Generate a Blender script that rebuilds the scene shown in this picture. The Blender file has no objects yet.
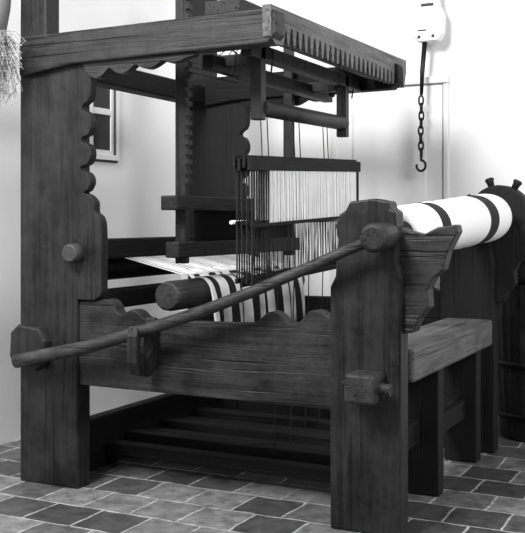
import bpy, bmesh, math, random
from mathutils import Vector, Matrix
random.seed(4)
sc=bpy.context.scene
try:
    sc.view_settings.view_transform='Standard'
    sc.view_settings.look='None'
except Exception: pass

# ---------------- materials ----------------
def new_mat(name):
    m=bpy.data.materials.new(name); m.use_nodes=True
    nt=m.node_tree; b=nt.nodes['Principled BSDF']
    return m,nt,b
def g(v): return (v,v,v,1)
def wood(name,axis,dark,light,rough=.45,gs=1.0,worn=.0):
    m,nt,b=new_mat(name); N=nt.nodes;L=nt.links
    ai='xyz'.index(axis)
    tc=N.new('ShaderNodeTexCoord'); mp=N.new('ShaderNodeMapping')
    s_=[26*gs]*3; s_[ai]=1.3*gs
    mp.inputs['Scale'].default_value=s_
    L.new(tc.outputs['Object'],mp.inputs['Vector'])
    n=N.new('ShaderNodeTexNoise'); n.inputs['Scale'].default_value=1; n.inputs['Detail'].default_value=10; n.inputs['Roughness'].default_value=.8
    n.inputs['Distortion'].default_value=1.0
    L.new(mp.outputs[0],n.inputs['Vector'])
    n2=N.new('ShaderNodeTexNoise'); n2.inputs['Scale'].default_value=6; n2.inputs['Detail'].default_value=10; n2.inputs['Roughness'].default_value=.8
    L.new(tc.outputs['Object'],n2.inputs['Vector'])
    mp3=N.new('ShaderNodeMapping'); s3=[70*gs]*3; s3[ai]=1.8; mp3.inputs['Scale'].default_value=s3
    L.new(tc.outputs['Object'],mp3.inputs['Vector'])
    n3=N.new('ShaderNodeTexNoise'); n3.inputs['Scale'].default_value=1; n3.inputs['Detail'].default_value=3
    L.new(mp3.outputs[0],n3.inputs['Vector'])
    cr=N.new('ShaderNodeMapRange'); cr.inputs['From Min'].default_value=.30; cr.inputs['From Max'].default_value=.42; cr.inputs['To Min'].default_value=.2; cr.inputs['To Max'].default_value=1
    L.new(n3.outputs['Fac'],cr.inputs['Value'])
    mx=N.new('ShaderNodeMath'); mx.operation='MULTIPLY_ADD'; mx.inputs[1].default_value=.5
    L.new(n2.outputs['Fac'],mx.inputs[0])
    sb=N.new('ShaderNodeMath'); sb.operation='MULTIPLY'; sb.inputs[1].default_value=.5
    L.new(n.outputs['Fac'],sb.inputs[0]); L.new(sb.outputs[0],mx.inputs[2])
    r=N.new('ShaderNodeValToRGB'); r.color_ramp.elements[0].position=.43; r.color_ramp.elements[0].color=g(dark)
    r.color_ramp.elements[1].position=.64; r.color_ramp.elements[1].color=g(light)
    L.new(mx.outputs[0],r.inputs[0])
    mm=N.new('ShaderNodeMixRGB'); mm.blend_type='MULTIPLY'; mm.inputs[0].default_value=1
    L.new(r.outputs[0],mm.inputs[1]); L.new(cr.outputs[0],mm.inputs[2])
    mk=N.new('ShaderNodeMapping'); sk=[5.5]*3; sk[ai]=2.6; mk.inputs['Scale'].default_value=sk
    L.new(tc.outputs['Object'],mk.inputs['Vector'])
    vo=N.new('ShaderNodeTexVoronoi'); vo.inputs['Scale'].default_value=1; L.new(mk.outputs[0],vo.inputs['Vector'])
    kr=N.new('ShaderNodeMapRange'); kr.inputs['From Min'].default_value=.06; kr.inputs['From Max'].default_value=.14; kr.inputs['To Min'].default_value=.3; kr.inputs['To Max'].default_value=1
    L.new(vo.outputs['Distance'],kr.inputs['Value'])
    m2=N.new('ShaderNodeMixRGB'); m2.blend_type='MULTIPLY'; m2.inputs[0].default_value=1
    L.new(mm.outputs[0],m2.inputs[1]); L.new(kr.outputs[0],m2.inputs[2])
    L.new(m2.outputs[0],b.inputs['Base Color'])
    rr=N.new('ShaderNodeMapRange'); rr.inputs['To Min'].default_value=rough-.2; rr.inputs['To Max'].default_value=rough+.25
    L.new(n2.outputs['Fac'],rr.inputs['Value']); L.new(rr.outputs[0],b.inputs['Roughness'])
    b.inputs['Specular IOR Level'].default_value=.34
    ad=N.new('ShaderNodeMath'); ad.operation='ADD'; L.new(n.outputs['Fac'],ad.inputs[0]); L.new(cr.outputs[0],ad.inputs[1])
    bp=N.new('ShaderNodeBump'); bp.inputs['Strength'].default_value=.75; bp.inputs['Distance'].default_value=.004
    L.new(ad.outputs[0],bp.inputs['Height']); L.new(bp.outputs[0],b.inputs['Normal'])
    return m
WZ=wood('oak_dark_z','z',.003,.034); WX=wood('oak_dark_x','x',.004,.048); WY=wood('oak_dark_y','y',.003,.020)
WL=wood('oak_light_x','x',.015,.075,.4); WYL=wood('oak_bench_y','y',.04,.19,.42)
WB=wood('oak_black_shaded','y',.0015,.004,.7); WPL=wood('peg_wood','y',.008,.055,.5)  # WB: near-black, shade on inner rails painted in; also harness shafts
WZD=wood('oak_shaded_z','z',.002,.007,.65); WBX=wood('oak_shaded_x','x',.0012,.0035,.75)  # darkened oak copies, shade of far and low parts put into the colour
def plain(name,v,rough=.8,metal=0,noise=.0,scale=20,spec=.5):
    m,nt,b=new_mat(name); b.inputs['Roughness'].default_value=rough; b.inputs['Metallic'].default_value=metal
    b.inputs['Specular IOR Level'].default_value=spec
    N=nt.nodes;L=nt.links
    tc=N.new('ShaderNodeTexCoord'); n=N.new('ShaderNodeTexNoise'); n.inputs['Scale'].default_value=scale; n.inputs['Detail'].default_value=4
    L.new(tc.outputs['Object'],n.inputs['Vector'])
    r=N.new('ShaderNodeValToRGB'); r.color_ramp.elements[0].position=.3; r.color_ramp.elements[1].position=.7
    r.color_ramp.elements[0].color=g(max(0,v*(1-noise))); r.color_ramp.elements[1].color=g(min(1,v*(1+noise)))
    L.new(n.outputs['Fac'],r.inputs[0]); L.new(r.outputs[0],b.inputs['Base Color'])
    return m
WALL=plain('whitewash',.80,.9,0,.03,2.5)
WALLL=plain('whitewash_left_lit',.86,.9,0,.03,2.5)  # same whitewash painted lighter to brighten the wall lit at a grazing angle
WHITE=plain('white_paint',.80,.6,0,.02); IRON=plain('black_iron',.012,.45,.6,.3)
BLACKSTR=plain('black_cord',.006,.8,0,.2); THREAD=plain('linen_thread',.87,.9,0,.05)
PANE=plain('window_pane',.05,.7,0,.3,5,.1); DRY=plain('dried_stems',.22,.9,0,.5); DRYF=plain('dried_blossom',.40,.95,0,.5)
PAPER=plain('grey_paper',.20,.9,0,.2,6); ENAM=plain('enamel',.78,.35,0,.05); DOORM=plain('door_paint',.76,.7,0,.04,3)
END=plain('end_grain',.04,.6,0,.4,60); CARVE=plain('carved_groove',.0025,.8,0,.3)

def stripes(name,axis,lo,hi,bands,base=.88,blk=.006):
    m,nt,b=new_mat(name);N=nt.nodes;L=nt.links
    tc=N.new('ShaderNodeTexCoord'); sp=N.new('ShaderNodeSeparateXYZ'); L.new(tc.outputs['Object'],sp.inputs[0])
    mr=N.new('ShaderNodeMapRange'); mr.inputs['From Min'].default_value=lo; mr.inputs['From Max'].default_value=hi
    L.new(sp.outputs['XYZ'.index(axis)],mr.inputs['Value'])
    r=N.new('ShaderNodeValToRGB'); cr=r.color_ramp; cr.interpolation='CONSTANT'
    cr.elements[0].position=0; cr.elements[0].color=g(base)
    first=True
    for a,bb in bands:
        fa=(a-lo)/(hi-lo); fb=(bb-lo)/(hi-lo)
        if first: e=cr.elements[1]; e.position=fa; first=False
        else: e=cr.elements.new(fa)
        e.color=g(blk)
        e=cr.elements.new(fb); e.color=g(base)
    L.new(mr.outputs[0],r.inputs[0])
    mp=N.new('ShaderNodeMapping'); mp.inputs['Scale'].default_value=(60,200,60); L.new(tc.outputs['Object'],mp.inputs[0])
    n=N.new('ShaderNodeTexNoise'); n.inputs['Scale'].default_value=1; L.new(mp.outputs[0],n.inputs['Vector'])
    mr2=N.new('ShaderNodeMapRange'); mr2.inputs['To Min'].default_value=.88; mr2.inputs['To Max'].default_value=1.06; L.new(n.outputs['Fac'],mr2.inputs['Value'])
    mm=N.new('ShaderNodeMixRGB'); mm.blend_type='MULTIPLY'; mm.inputs[0].default_value=1
    L.new(r.outputs[0],mm.inputs[1]); L.new(mr2.outputs[0],mm.inputs[2]); L.new(mm.outputs[0],b.inputs['Base Color'])
    b.inputs['Roughness'].default_value=.9
    bp=N.new('ShaderNodeBump'); bp.inputs['Strength'].default_value=.2; bp.inputs['Distance'].default_value=.002; L.new(n.outputs['Fac'],bp.inputs['Height']); L.new(bp.outputs[0],b.inputs['Normal'])
    return m
ROLL=stripes('striped_cloth_roll','Y',0,1.4,[(.26,.37),(.90,1.03)])
CLOTH=stripes('striped_cloth','Y',.2,1.4,[(.37,.42),(.50,.56),(.60,.62),(.69,.78),(.83,.85),(.93,1.02),(1.10,1.12),(1.17,1.22)])

def floor_mat():
    m,nt,b=new_mat('quarry_tiles');N=nt.nodes;L=nt.links
    tc=N.new('ShaderNodeTexCoord')
    nw=N.new('ShaderNodeTexNoise'); nw.inputs['Scale'].default_value=7; nw.inputs['Detail'].default_value=5; L.new(tc.outputs['Object'],nw.inputs['Vector'])
    ws=N.new('ShaderNodeVectorMath'); ws.operation='SCALE'; ws.inputs['Scale'].default_value=.035; L.new(nw.outputs['Color'],ws.inputs[0])
    wa=N.new('ShaderNodeVectorMath'); wa.operation='ADD'; L.new(tc.outputs['Object'],wa.inputs[0]); L.new(ws.outputs[0],wa.inputs[1])
    br=N.new('ShaderNodeTexBrick'); br.offset=.5; br.squash=1
    br.inputs['Scale'].default_value=1; br.inputs['Brick Width'].default_value=.215; br.inputs['Row Height'].default_value=.215
    br.inputs['Mortar Size'].default_value=.006; br.inputs['Mortar Smooth'].default_value=.4; br.inputs['Bias'].default_value=-.15
    br.inputs['Color1'].default_value=g(.055); br.inputs['Color2'].default_value=g(.22); br.inputs['Mortar'].default_value=g(.36)
    L.new(wa.outputs[0],br.inputs['Vector'])
    n=N.new('ShaderNodeTexNoise'); n.inputs['Scale'].default_value=12; n.inputs['Detail'].default_value=10; n.inputs['Roughness'].default_value=.82
    L.new(tc.outputs['Object'],n.inputs['Vector'])
    mr=N.new('ShaderNodeMapRange'); mr.inputs['From Min'].default_value=.34; mr.inputs['From Max'].default_value=.66; mr.inputs['To Min'].default_value=.25; mr.inputs['To Max'].default_value=1.7; L.new(n.outputs['Fac'],mr.inputs['Value'])
    mm=N.new('ShaderNodeMixRGB'); mm.blend_type='MULTIPLY'; mm.inputs[0].default_value=1
    L.new(br.outputs['Color'],mm.inputs[1]); L.new(mr.outputs[0],mm.inputs[2]); L.new(mm.outputs[0],b.inputs['Base Color'])
    b.inputs['Roughness'].default_value=.4
    bp=N.new('ShaderNodeBump'); bp.inputs['Strength'].default_value=.5; bp.inputs['Distance'].default_value=.004; bp.invert=True
    L.new(br.outputs['Fac'],bp.inputs['Height'])
    bp2=N.new('ShaderNodeBump'); bp2.inputs['Strength'].default_value=.4; bp2.inputs['Distance'].default_value=.004
    L.new(n.outputs['Fac'],bp2.inputs['Height']); L.new(bp.outputs[0],bp2.inputs['Normal']); L.new(bp2.outputs[0],b.inputs['Normal'])
    return m
FLOOR=floor_mat()

# ---------------- helpers ----------------
def empty(name):
    e=bpy.data.objects.new(name,None); sc.collection.objects.link(e); return e
def finish(bm,name,mat,parent=None,bevel=0,smooth=False):
    bmesh.ops.recalc_face_normals(bm,faces=bm.faces)
    me=bpy.data.meshes.new(name); bm.to_mesh(me); bm.free()
    o=bpy.data.objects.new(name,me); sc.collection.objects.link(o)
    me.materials.append(mat)
    if smooth:
        for p in me.polygons: p.use_smooth=True
    if bevel:
        md=o.modifiers.new('bevel','BEVEL'); md.width=bevel; md.segments=2; md.limit_method='ANGLE'; md.angle_limit=math.radians(50)
    if parent: o.parent=parent
    return o
def add_box(bm,x0,x1,y0,y1,z0,z1):
    v=[bm.verts.new((x,y,z)) for x in(x0,x1) for y in(y0,y1) for z in(z0,z1)]
    for f in((0,1,3,2),(4,6,7,5),(0,4,5,1),(2,3,7,6),(0,2,6,4),(1,5,7,3)): bm.faces.new([v[i] for i in f])
def box(name,b,mat,parent,bevel=.006):
    bm=bmesh.new(); add_box(bm,*b); return finish(bm,name,mat,parent,bevel)
def boxes(name,bs,mat,parent,bevel=.004):
    bm=bmesh.new()
    for b in bs: add_box(bm,*b)
    return finish(bm,name,mat,parent,bevel)
def add_prism(bm,pts,axis,a,b):
    def mk(p,t):
        if axis=='y': return (p[0],t,p[1])
        if axis=='x': return (t,p[0],p[1])
        return (p[0],p[1],t)
    A=[bm.verts.new(mk(p,a)) for p in pts]; B=[bm.verts.new(mk(p,b)) for p in pts]
    bm.faces.new(A); bm.faces.new(B[::-1]); n=len(pts)
    for i in range(n): bm.faces.new((A[i],B[i],B[(i+1)%n],A[(i+1)%n]))
def prism(name,pts,axis,a,b,mat,parent,bevel=.005):
    bm=bmesh.new(); add_prism(bm,pts,axis,a,b)
    return finish(bm,name,mat,parent,bevel)
def spline(pts,n=4):
    out=[]
    P=[Vector((p[0],p[1],0)) for p in pts]
    for i in range(len(P)-1):
        p0=P[max(0,i-1)];p1=P[i];p2=P[i+1];p3=P[min(len(P)-1,i+2)]
        for k in range(n):
            t=k/n
            q=.5*((2*p1)+(-p0+p2)*t+(2*p0-5*p1+4*p2-p3)*t*t+(-p0+3*p1-3*p2+p3)*t**3)
            out.append((q.x,q.y))
    out.append(pts[-1]); return out
def add_tube(bm,pts,rad,seg=12,cap=True):
    pts=[Vector(p) for p in pts]; rings=[]
    if not isinstance(rad,(list,tuple)): rad=[rad]*len(pts)
    ref=None
    for i,p in enumerate(pts):
        if i==0: t=pts[1]-p
        elif i==len(pts)-1: t=p-pts[i-1]
        else: t=pts[i+1]-pts[i-1]
        if t.length<1e-9: t=Vector((0,0,1))
        t.normalize()
        if ref is None:
            ref=Vector((0,0,1)) if abs(t.z)<.9 else Vector((1,0,0))
        u=(ref-t*ref.dot(t)); 
        if u.length<1e-3: u=t.orthogonal()
        u.normalize(); w=t.cross(u); ref=u
        rings.append([bm.verts.new(p+(u*math.cos(2*math.pi*k/seg)+w*math.sin(2*math.pi*k/seg))*rad[i]) for k in range(seg)])
    for a,b in zip(rings,rings[1:]):
        for k in range(seg): bm.faces.new((a[k],a[(k+1)%seg],b[(k+1)%seg],b[k]))
    if cap: bm.faces.new(rings[0][::-1]); bm.faces.new(rings[-1])
def tube(name,pts,rad,mat,parent,seg=16,bevel=0):
    bm=bmesh.new(); add_tube(bm,pts,rad,seg); 
    for f in bm.faces: f.smooth=len(f.verts)==4
    bmesh.ops.recalc_face_normals(bm,faces=bm.faces)
    me=bpy.data.meshes.new(name); bm.to_mesh(me); bm.free()
    o=bpy.data.objects.new(name,me); sc.collection.objects.link(o); me.materials.append(mat); o.parent=parent
    if bevel:
        md=o.modifiers.new('bevel','BEVEL'); md.width=bevel; md.segments=2; md.limit_method='ANGLE'; md.angle_limit=math.radians(50)
    return o
def lathe_y(name,c,prof,mat,parent,seg=28):
    return tube(name,[(c[0],c[1]+a,c[2]) for a,r in prof],[r for a,r in prof],mat,parent,seg)

# ---------------- room ----------------
box('floor',(-2.2,3.2,-4.6,2.25,-.1,0),FLOOR,None,0)
box('wall_left',(-2.2,-2.07,-2.6,2.25,0,2.8),WALLL,None,0)
box('wall_back',(-2.07,3.2,2.1,2.25,0,2.8),WALL,None,0)

# window in left wall
W=empty('window_1')
y0,y1,z0,z1=1.135,1.345,1.47,1.955; xw=-2.07
boxes('casing',[(xw,xw+.02,y0-.03,y0,z0-.03,z1+.03),(xw,xw+.02,y1,y1+.04,z0-.03,z1+.03),(xw,xw+.02,y0,y1,z1,z1+.03),(xw,xw+.02,y0,y1,z0-.03,z0)],WHITE,W,.003)
boxes('sash',[(xw,xw+.012,y0,y0+.015,z0,z1),(xw,xw+.012,y1-.03,y1,z0,z1),(xw,xw+.012,y0+.015,y1-.03,z1-.025,z1),(xw,xw+.012,y0+.015,y1-.03,z0,z0+.025),(xw,xw+.012,y0+.015,y1-.03,1.695,1.73)],WHITE,W,.002)
boxes('panes',[(xw,xw+.005,y0+.015,y1-.03,z0+.025,1.695),(xw,xw+.005,y0+.015,y1-.03,1.73,z1-.025)],PANE,W,0)
boxes('surround_edge',[(xw,xw+.012,y0-.045,y0-.03,z0-.03,z1+.03),(xw,xw+.010,y1+.04,y1+.048,z0-.03,z1+.03),(xw,xw+.010,y0-.04,y1+.04,z0-.042,z0-.03),(xw,xw+.022,y1-.004,y1+.004,z0,z1)],PANE,W,0)

# door in back wall
D=empty('door_1')
boxes('trim_frame',[(-.34,-.31,2.08,2.1,0,1.87),(-1.01,-.98,2.08,2.1,0,1.87),(-1.03,-.31,2.065,2.1,1.87,1.91)],DOORM,D,.006)
boxes('leaf',[(-.98,-.345,2.09,2.1,0.01,1.865)],DOORM,D,.003)
boxes('panels',[(-.88,-.44,2.08,2.09,1.1,1.75),(-.88,-.44,2.08,2.09,.2,.95)],DOORM,D,.008)

# ---------------- loom ----------------
Lm=empty('weaving_loom')
def side_frame(tag,oy):
    near=tag=='near'
    ya,yb=oy-.05,oy+.04
    wz=WZ if near else WZD; wx=WX if near else WBX  # far frame uses the oak copies with shade painted in
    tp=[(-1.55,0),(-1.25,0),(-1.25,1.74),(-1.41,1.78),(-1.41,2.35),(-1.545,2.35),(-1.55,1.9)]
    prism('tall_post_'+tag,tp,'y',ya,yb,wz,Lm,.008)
    e=[(-1.195,1.735),(-1.185,1.70),(-1.185,1.63),(-1.195,1.59),(-1.222,1.57),(-1.226,1.55),(-1.200,1.535),(-1.185,1.505),(-1.185,1.475),(-1.200,1.448),(-1.228,1.437),(-1.230,1.42),
        (-1.203,1.408),(-1.187,1.385),(-1.187,1.355),(-1.203,1.328),(-1.232,1.318),(-1.232,1.302),(-1.205,1.293),(-1.189,1.27),(-1.189,1.245),(-1.205,1.22),(-1.222,1.212),(-1.195,1.20),(-1.170,1.175),(-1.168,1.145),(-1.165,1.13),(-1.145,1.115),(-1.133,1.085),(-1.130,1.04)]
    pr=[(-1.27,1.735)]+spline(e,3)+[(-1.130,.81),(-1.14,.79),(-1.17,.775),(-1.27,.775)]
    prism('scalloped_cheek_'+tag,pr,'y',ya+.002,ya+.045,wz,Lm,.0025)
    ub=[(-1.53,1.70),(-1.25,1.735),(-.37,1.745),(-.33,1.78),(-.335,1.86),(-.36,1.875),(-1.50,1.865),(-1.53,1.84)]
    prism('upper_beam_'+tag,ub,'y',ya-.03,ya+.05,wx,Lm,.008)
    br=[(-1.22,1.74)]
    n=60
    for i in range(n+1):
        t=i/n; x=-1.19+t*.50
        z=1.73-(.062*(1-t)**.6)*(.35+.65*abs(math.sin(t*math.pi*4+.5)))
        br.append((x,z))
    br.append((-.69,1.74))
    prism('scalloped_bracket_'+tag,br,'y',ya-.01,ya+.03,wx,Lm,.0015)
    sp=[(-.135,0),(.128,0),(.128,.90),(.115,.95),(.115,1.05),(.11,1.13),(.09,1.14),(.085,1.165),(.03,1.175),(-.06,1.165),(-.075,1.135),(-.10,1.12),(-.115,1.08),(-.105,1.03),(-.11,.98),(-.115,.90),(-.135,.86)]
    prism('short_post_'+tag,sp,'y',ya,yb,wz,Lm,.008)
    rl=[(-1.26,.425),(-.10,.42)]
    top=[(-.10,.755),(-.15,.755),(-.185,.772),(-.22,.770),(-.245,.745),(-.275,.722),(-.315,.728),(-.345,.752),(-.375,.762),(-.405,.748),(-.435,.722),(-.50,.712),(-.85,.705),(-.93,.71),(-.965,.735),(-1.00,.742),(-1.035,.722),(-1.065,.73),(-1.085,.765),(-1.12,.780),(-1.17,.77),(-1.26,.77)]
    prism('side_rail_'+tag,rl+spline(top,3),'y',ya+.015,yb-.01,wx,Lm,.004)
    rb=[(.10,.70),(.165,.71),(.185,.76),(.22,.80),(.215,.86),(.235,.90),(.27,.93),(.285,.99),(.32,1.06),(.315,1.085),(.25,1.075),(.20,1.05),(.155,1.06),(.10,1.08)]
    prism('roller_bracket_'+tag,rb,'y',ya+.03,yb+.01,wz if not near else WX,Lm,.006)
    lathe_y('post_peg_'+tag,(-1.255,ya-.03,.965),[(-.02,.03),(-.015,.038),(.04,.040)],END,Lm)
side_frame('near',0); side_frame('far',1.365)
# worn carved initials on the near post
for i,(t,x,z,s) in enumerate((('S',-.095,.645,.065),('c',-.045,.655,.05),('B',.0,.65,.055),('9',-.085,.59,.04))):
    cu=bpy.data.curves.new('carving_%d'%i,'FONT'); cu.body=t; cu.size=s; cu.extrude=.0006; cu.offset=-.0008
    o=bpy.data.objects.new('carved_letter_%d'%(i+1),cu); sc.collection.objects.link(o)
    o.rotation_euler=(math.pi/2,0,0); o.location=(x,-.0502,z); cu.materials.append(CARVE); o.parent=Lm

box('tusk_tenon',(-.035,.075,-.17,-.05,.475,.575),WPL,Lm,.01)
tube('tenon_wedge',[(-.06,-.11,.535),(.115,-.11,.52)],[.014,.022],WPL,Lm,10)
box('front_crossbeam',(-.46,-.385,-.075,1.45,1.785,1.875),WY,Lm,.006)
def teeth():
    pts=[(-.09,1.885),(1.46,1.905),(1.46,1.835)]
    n=26; st=1.42/n
    for i in range(n):
        a=1.45-i*st
        pts+=[(a,1.825),(a-st*.30,1.765-.012*i/n),(a-st*.55,1.768-.012*i/n),(a-st*.75,1.822)]
    pts+=[(0.02,1.75),(-.05,1.745),(-.085,1.77)]
    return pts
prism('serrated_fascia',teeth(),'x',-.385,-.35,WYL,Lm,.0015)
box('top_crossbar',(-.66,-.50,-.04,1.44,1.875,1.935),WY,Lm,.008)
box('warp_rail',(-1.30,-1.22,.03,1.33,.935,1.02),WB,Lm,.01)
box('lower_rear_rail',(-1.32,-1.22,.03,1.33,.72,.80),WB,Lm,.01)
box('added_dark_board_rear',(-1.43,-1.37,.03,1.33,.0,.23),WB,Lm,.01)  # added board, covers lit floor to darken the space under the loom
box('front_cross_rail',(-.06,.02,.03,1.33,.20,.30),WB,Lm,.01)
box('added_dark_board_far',(-1.27,-.12,1.335,1.385,.02,.22),WBX,Lm,.01)  # added dark board, deepens the shade below the far frame
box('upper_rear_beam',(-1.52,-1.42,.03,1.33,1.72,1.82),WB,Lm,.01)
lathe_y('knee_beam',(-.91,.03,.79),[(.06,.05),(.065,.058),(.09,.062),(1.29,.062)],WPL,Lm)
lathe_y('warp_beam',(-1.38,.0,.90),[(.05,.07),(1.31,.07)],WB,Lm)

pts=[(-1.50,-.13,.517),(-1.38,-.13,.545),(-1.13,-.13,.60),(-.83,-.13,.69),(-.61,-.13,.762),(-.40,-.13,.842),(-.20,-.13,.925),(-.04,-.13,.995),(.05,-.13,1.03)]
tube('tension_lever',pts,[.028,.028,.026,.024,.023,.021,.020,.019,.019],WL,Lm,14)
prism('lever_stop_plate',[(-1.54,.49),(-1.43,.475),(-1.395,.50),(-1.38,.60),(-1.41,.655),(-1.52,.665),(-1.56,.63),(-1.565,.53)],'y',-.10,-.05,WZ,Lm,.01)
prism('lever_hook',[(-.05,.72),(-.075,.72),(-.085,.66),(-.09,.60),(-.13,.575),(-.165,.60),(-.17,.67),(-.185,.70),(-.20,.66),(-.20,.56),(-.17,.51),(-.11,.495),(-.05,.52)],'x',-.905,-.86,WZ,Lm,.006)
axis0=Vector((.075,-.16,1.04)); axis1=Vector((.125,1.50,1.125))
def ax(y): return axis0+(axis1-axis0)*((y+.16)/1.66)
tube('roller_knob',[ax(-.185),ax(-.18),ax(-.17),ax(-.06)],[.035,.046,.05,.05],WPL,Lm,24)
tube('roller_core',[ax(-.06),ax(1.5)],.045,WZD,Lm,20)
rr=[]
N=30
for i in range(N+1):
    y=.10+(1.27-.10)*i/N
    r=.098+.014*i/N+.002*math.sin(i*1.7)+.001*math.sin(i*4.1)
    if i in(0,N): r-=.008
    rr.append((y,r))
tube('cloth_roll',[ax(y) for y,r in rr],[r for y,r in rr],ROLL,Lm,48)
c=ax(1.46)
tube('ratchet_wheel',[c+Vector((0,-.05,0)),c+Vector((0,.06,0))],.145,WZD,Lm,32,.01)
for i in range(8):
    a=2*math.pi*i/8+.3
    d=Vector((math.cos(a),0,math.sin(a)))
    tube('ratchet_peg_%d'%(i+1),[c+d*.12,c+d*.165,c+d*.18,c+d*.188],[.014,.018,.024,.016],WZD,Lm,10)

XB=-.90
boxes('batten_swords',[(XB-.025,XB+.025,.18,.215,.92,2.30),(XB-.025,XB+.025,1.22,1.255,.92,2.0)],WZ,Lm,.004)
box('batten_race',(XB-.045,XB+.035,.10,1.33,1.14,1.20),WY,Lm,.006)
box('batten_cap',(XB-.035,XB+.03,.12,1.31,.945,1.01),WY,Lm,.006)
bm=bmesh.new()
for i in range(26): add_box(bm,XB+.025,XB+.038,.18,.215,1.25+i*.04,1.27+i*.04)
finish(bm,'sword_notches',WZ,Lm)
bm=bmesh.new()
for i in range(120):
    y=.30+i*.0075; add_box(bm,XB-.004,XB+.004,y,y+.002,1.01,1.14)
finish(bm,'reed',BLACKSTR,Lm)
tube('lease_rod',[(XB+.25,.16,1.09),(XB+.25,1.33,1.10)],.008,THREAD,Lm,8)

XF=-.55
boxes('pulley_frame',[(XF-.03,XF+.02,.19,.235,1.50,1.86),(XF-.03,XF+.02,1.09,1.135,1.50,1.86),(XF-.025,XF+.02,.10,1.34,1.74,1.80),(XF-.20,XF-.15,.10,1.34,1.70,1.76),(XF-.2,XF-.03,.20,.24,1.72,1.77),(XF-.2,XF-.03,1.08,1.12,1.72,1.77)],WZ,Lm,.005)
tube('pulley_roller',[(XF-.0,.225,1.55),(XF-.0,1.10,1.565)],.034,WPL,Lm,18)
bm=bmesh.new(); bb=bmesh.new(); hw=bmesh.new()
def tilt(y): return -.038+.045*(y-.1)/1.15
def sheared(bm,x0,x1,ya,yb,z0,z1):
    n=len(bm.verts); add_box(bm,x0,x1,ya,yb,z0,z1); bm.verts.ensure_lookup_table()
    for v in bm.verts[n:]: v.co.z+=tilt(v.co.y)
for k,xs in enumerate((-.595,-.573,-.551,-.529)):
    dz=(.008,-.006,.006,-.004)[k]
    sheared(bm,xs-.007,xs+.007,.08,1.27,1.335+dz,1.385+dz)
    sheared(bm,xs-.005,xs+.005,.10,1.26,1.110+dz,1.125+dz)
    sheared(bm,xs-.006,xs+.006,.10,1.26,.88+dz,.90+dz)
    for i in range(85):
        y=.26+i*.0113+random.uniform(-.003,.003)
        add_tube(hw,[(xs,y,1.335+dz+tilt(y)),(xs+.004,y+random.uniform(-.003,.003),1.125+dz+tilt(y))],.003,5,False)
    for y in(.105,.125,.235,.255,1.235,1.25): add_tube(bb,[(xs,y,1.37+tilt(y)),(xs,y+.004,.86)],.0038,6)
    for i in range(32):
        y=.26+i*.032; add_tube(bb,[(xs,y,1.10),(xs,y+random.uniform(-.02,.02),.88)],.0014,4,False)
finish(bm,'harness_shafts',WB,Lm,.002); finish(hw,'heddles',THREAD,Lm); finish(bb,'harness_cords',BLACKSTR,Lm)
bm=bmesh.new()
for y in(.3,.36,.62,.68,.95,1.0):
    add_tube(bm,[(XF-.04,y,1.55),(XF-.03,y,1.34)],.0025,5)
for (y,x) in((.16,-.75),(.2,-.6),(1.1,-.6)):
    add_tube(bm,[(x,y,1.88),(x+.08,y+.08,1.78),(XF,y+.12,1.70)],.004,5)
for i in range(5):
    add_tube(bm,[(XB,.20,1.80-.02*i),(XB+.15+.02*i,.25,1.78-.03*i),(XF-.1,.22+.02*i,1.84)],.0025,5)
finish(bm,'hanging_cords',BLACKSTR,Lm)
bm=bmesh.new()
for i in range(34):
    y=.26+i*.030
    add_tube(bm,[(-1.38,y,.97),(-.93,y+.01*math.sin(i),.868)],.0026,4,False)
finish(bm,'warp_threads',THREAD,Lm)
bm=bmesh.new(); ny=70
prof=[]
for i in range(8):
    a=math.radians(115-i*16); prof.append((-.91+.067*math.cos(a),.79+.067*math.sin(a)))
prof=[(-1.0,.885),(-.96,.87)]+prof+[(-.838,.77),(-.832,.72),(-.828,.67),(-.825,.60)]
rows=[]
for j in range(ny+1):
    y=.34+(1.28-.34)*j/ny
    row=[]
    for k,(x,z) in enumerate(prof):
        w=max(0,(k-8))/5
        row.append(bm.verts.new((x+.010*w*math.sin(j*.5)+.003*w,y,z+ .010*w*math.sin(j*.3))))
    rows.append(row)
for a,b in zip(rows,rows[1:]):
    for k in range(len(prof)-1): bm.faces.new((a[k],a[k+1],b[k+1],b[k]))
o=finish(bm,'draped_cloth',CLOTH,Lm,0,True); md=o.modifiers.new('s','SOLIDIFY'); md.thickness=.003
for i in range(6):
    y=.30+i*.15
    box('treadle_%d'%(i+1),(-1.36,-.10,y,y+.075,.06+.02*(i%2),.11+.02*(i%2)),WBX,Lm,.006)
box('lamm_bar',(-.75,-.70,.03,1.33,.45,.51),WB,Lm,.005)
bm=bmesh.new()
for i in range(4):
    y=.45+i*.16
    add_tube(bm,[(-.6,y,.10),(-.58,y,.88)],.0025,5)
finish(bm,'treadle_cords',BLACKSTR,Lm)

# ---------------- bench ----------------
B=empty('weavers_bench')
box('seat',(-.08,.14,.06,1.24,.52,.64),WYL,B,.012)
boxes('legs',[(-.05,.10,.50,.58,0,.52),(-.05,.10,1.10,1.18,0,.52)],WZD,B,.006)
box('stretcher',(.0,.05,.58,1.10,.2,.28),WB,B,.005)

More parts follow.
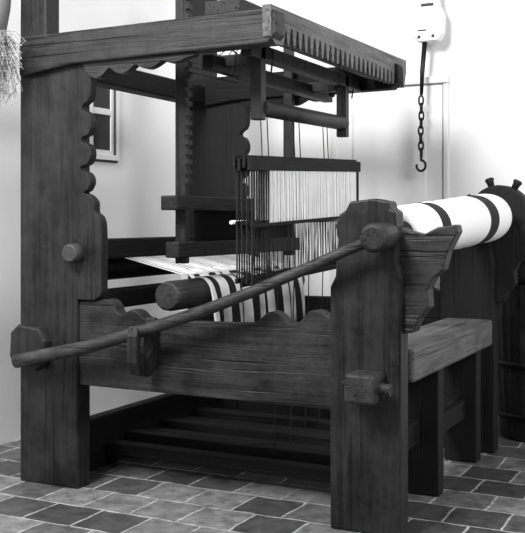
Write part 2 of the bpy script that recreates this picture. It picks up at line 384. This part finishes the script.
# ---------------- barrel ----------------
K=empty('wooden_barrel')
cx,cy=.25,1.80
prof=[(0,.19),(.02,.20),(.3,.225),(.6,.235),(.9,.225),(1.15,.20),(1.17,.19)]
bm=bmesh.new(); seg=26; rings=[]
for z,r in prof:
    ring=[]
    for k in range(seg*2):
        a=math.pi*k/seg; q=r*(1 if k%2 else .985); ring.append(bm.verts.new((cx+q*math.cos(a),cy+q*math.sin(a),z)))
    rings.append(ring)
for a,b in zip(rings,rings[1:]):
    for k in range(seg*2): bm.faces.new((a[k],a[(k+1)%(seg*2)],b[(k+1)%(seg*2)],b[k]))
bm.faces.new(rings[0][::-1]); bm.faces.new(rings[-1])
finish(bm,'staves',WZ,K)
for i,(z,r) in enumerate(((.12,.213),(.38,.234),(.80,.234),(1.06,.213))):
    tube('hoop_%d'%(i+1),[(cx,cy,z-.015),(cx,cy,z+.015)],r,IRON,K,40)

# ---------------- spring balance ----------------
S=empty('hanging_scale')
sx,sy=-.40,2.00
prism('body',[(sx-.075,2.12),(sx-.05,2.09),(sx+.06,2.09),(sx+.085,2.13),(sx+.09,2.24),(sx+.06,2.30),(sx+.05,2.42),(sx-.03,2.42),(sx-.05,2.30),(sx-.085,2.24)],'y',sy-.035,sy+.05,ENAM,S,.012)
boxes('dial_marks',[(sx-.03,sx+.04,sy-.041,sy-.034,2.285,2.30),(sx-.05,sx+.0,sy-.041,sy-.034,2.15,2.156),(sx-.05,sx-.035,sy-.041,sy-.034,2.11,2.125),(sx+.03,sx+.045,sy-.041,sy-.034,2.11,2.125)],IRON,S,0)
tube('wall_stud',[(sx,sy,2.27),(sx,2.1,2.27)],.012,IRON,S,10)
tube('rod',[(sx-.02,sy,2.10),(sx-.035,sy,1.93),(sx-.04,sy,1.80)],[.014,.014,.010],IRON,S,10)
bm=bmesh.new()
def link(bm,c,h,w,flip,r=.0055):
    pts=[]
    for i in range(17):
        a=2*math.pi*i/16; dx=w*math.cos(a); dz=h*math.sin(a)
        pts.append((c[0]+(0 if flip else dx),c[1]+(dx if flip else 0),c[2]+dz))
    add_tube(bm,pts,r,6,False)
z=1.785
for i in range(8):
    link(bm,(sx-.042+.002*math.sin(i),sy,z-.018),.028,.013,i%2==1); z-=.042
finish(bm,'chain',IRON,S,0,True)
hp=[]
for i in range(14):
    a=math.radians(90-i*22); hp.append((sx-.042+.026*math.cos(a),sy,z-.045+.03*math.sin(a)))
tube('hook',[(sx-.042,sy,z+.03),(sx-.042,sy,z-.01)]+hp,.007,IRON,S,8)

# ---------------- dried flowers, hung from a nail on the tall post ----------------
F=empty('dried_flower_bunch')
fx,fy=-1.575,-.15
tube('paper_wrap',[(fx-.04,fy,2.24),(fx-.035,fy,2.10),(fx-.03,fy,1.97),(fx-.01,fy,1.86)],[.02,.085,.07,.035],PAPER,F,14)
tube('hanging_loop',[(fx-.04,fy,2.23),(fx+.02,-.08,2.28),(-1.50,-.055,2.29)],.004,BLACKSTR,F,6)
bm=bmesh.new(); bf=bmesh.new()
for i in range(230):
    a=random.uniform(0,2*math.pi); r=random.uniform(.01,.13); ln=random.uniform(.02,.33)
    e=Vector((fx+.01+r*math.cos(a),fy+r*math.sin(a)*.5,1.86-ln*(1-r*2.2)))
    e.y=min(e.y,-.095)
    s0=Vector((fx+random.uniform(-.025,.025),fy+random.uniform(-.02,.02),1.88))
    m_=(s0+e)/2+Vector((random.uniform(-.02,.02),0,.02)); m_.y=min(m_.y,-.095)
    add_tube(bm,[s0,m_,e],.0013,4,False)
    for q in range(2):
        s1=m_.lerp(e,random.random()); s2=s1+Vector((random.uniform(-.03,.03),random.uniform(-.02,.0),random.uniform(-.04,.0)))
        add_tube(bm,[s1,(s1+s2)/2,s2],.001,4,False)
        bmesh.ops.create_icosphere(bf,subdivisions=1,radius=random.uniform(.002,.0045),matrix=Matrix.Translation(s2))
finish(bm,'stems',DRY,F); finish(bf,'blossoms',DRYF,F)

# ---------------- lights ----------------
def area(name,loc,tgt,size,en):
    l=bpy.data.lights.new(name,'AREA'); l.energy=en; l.size=size; l.shape='SQUARE'
    o=bpy.data.objects.new(name,l); sc.collection.objects.link(o); o.location=loc
    o.rotation_euler=(Vector(tgt)-Vector(loc)).to_track_quat('-Z','Y').to_euler(); return o
area('key_light',(-1.1,-2.8,3.8),(-.5,1.1,1.4),1.3,290)
area('fill_light_right',(2.9,-.6,2.9),(-2.0,1.6,1.7),1.6,120)  # added fill from the right to brighten the walls, not a real window
w=bpy.data.worlds.new('w'); sc.world=w; w.use_nodes=True
w.node_tree.nodes['Background'].inputs[0].default_value=g(1); w.node_tree.nodes['Background'].inputs[1].default_value=.2

# ---------------- camera ----------------
cd=bpy.data.cameras.new('camera'); co=bpy.data.objects.new('camera',cd); sc.collection.objects.link(co)
co.location=(1.208,-3.254,1.1); co.rotation_euler=(math.pi/2,0,math.radians(26.7))
cd.sensor_fit='HORIZONTAL'; cd.sensor_width=36; cd.lens=66.65; cd.shift_y=-.0886
sc.camera=co
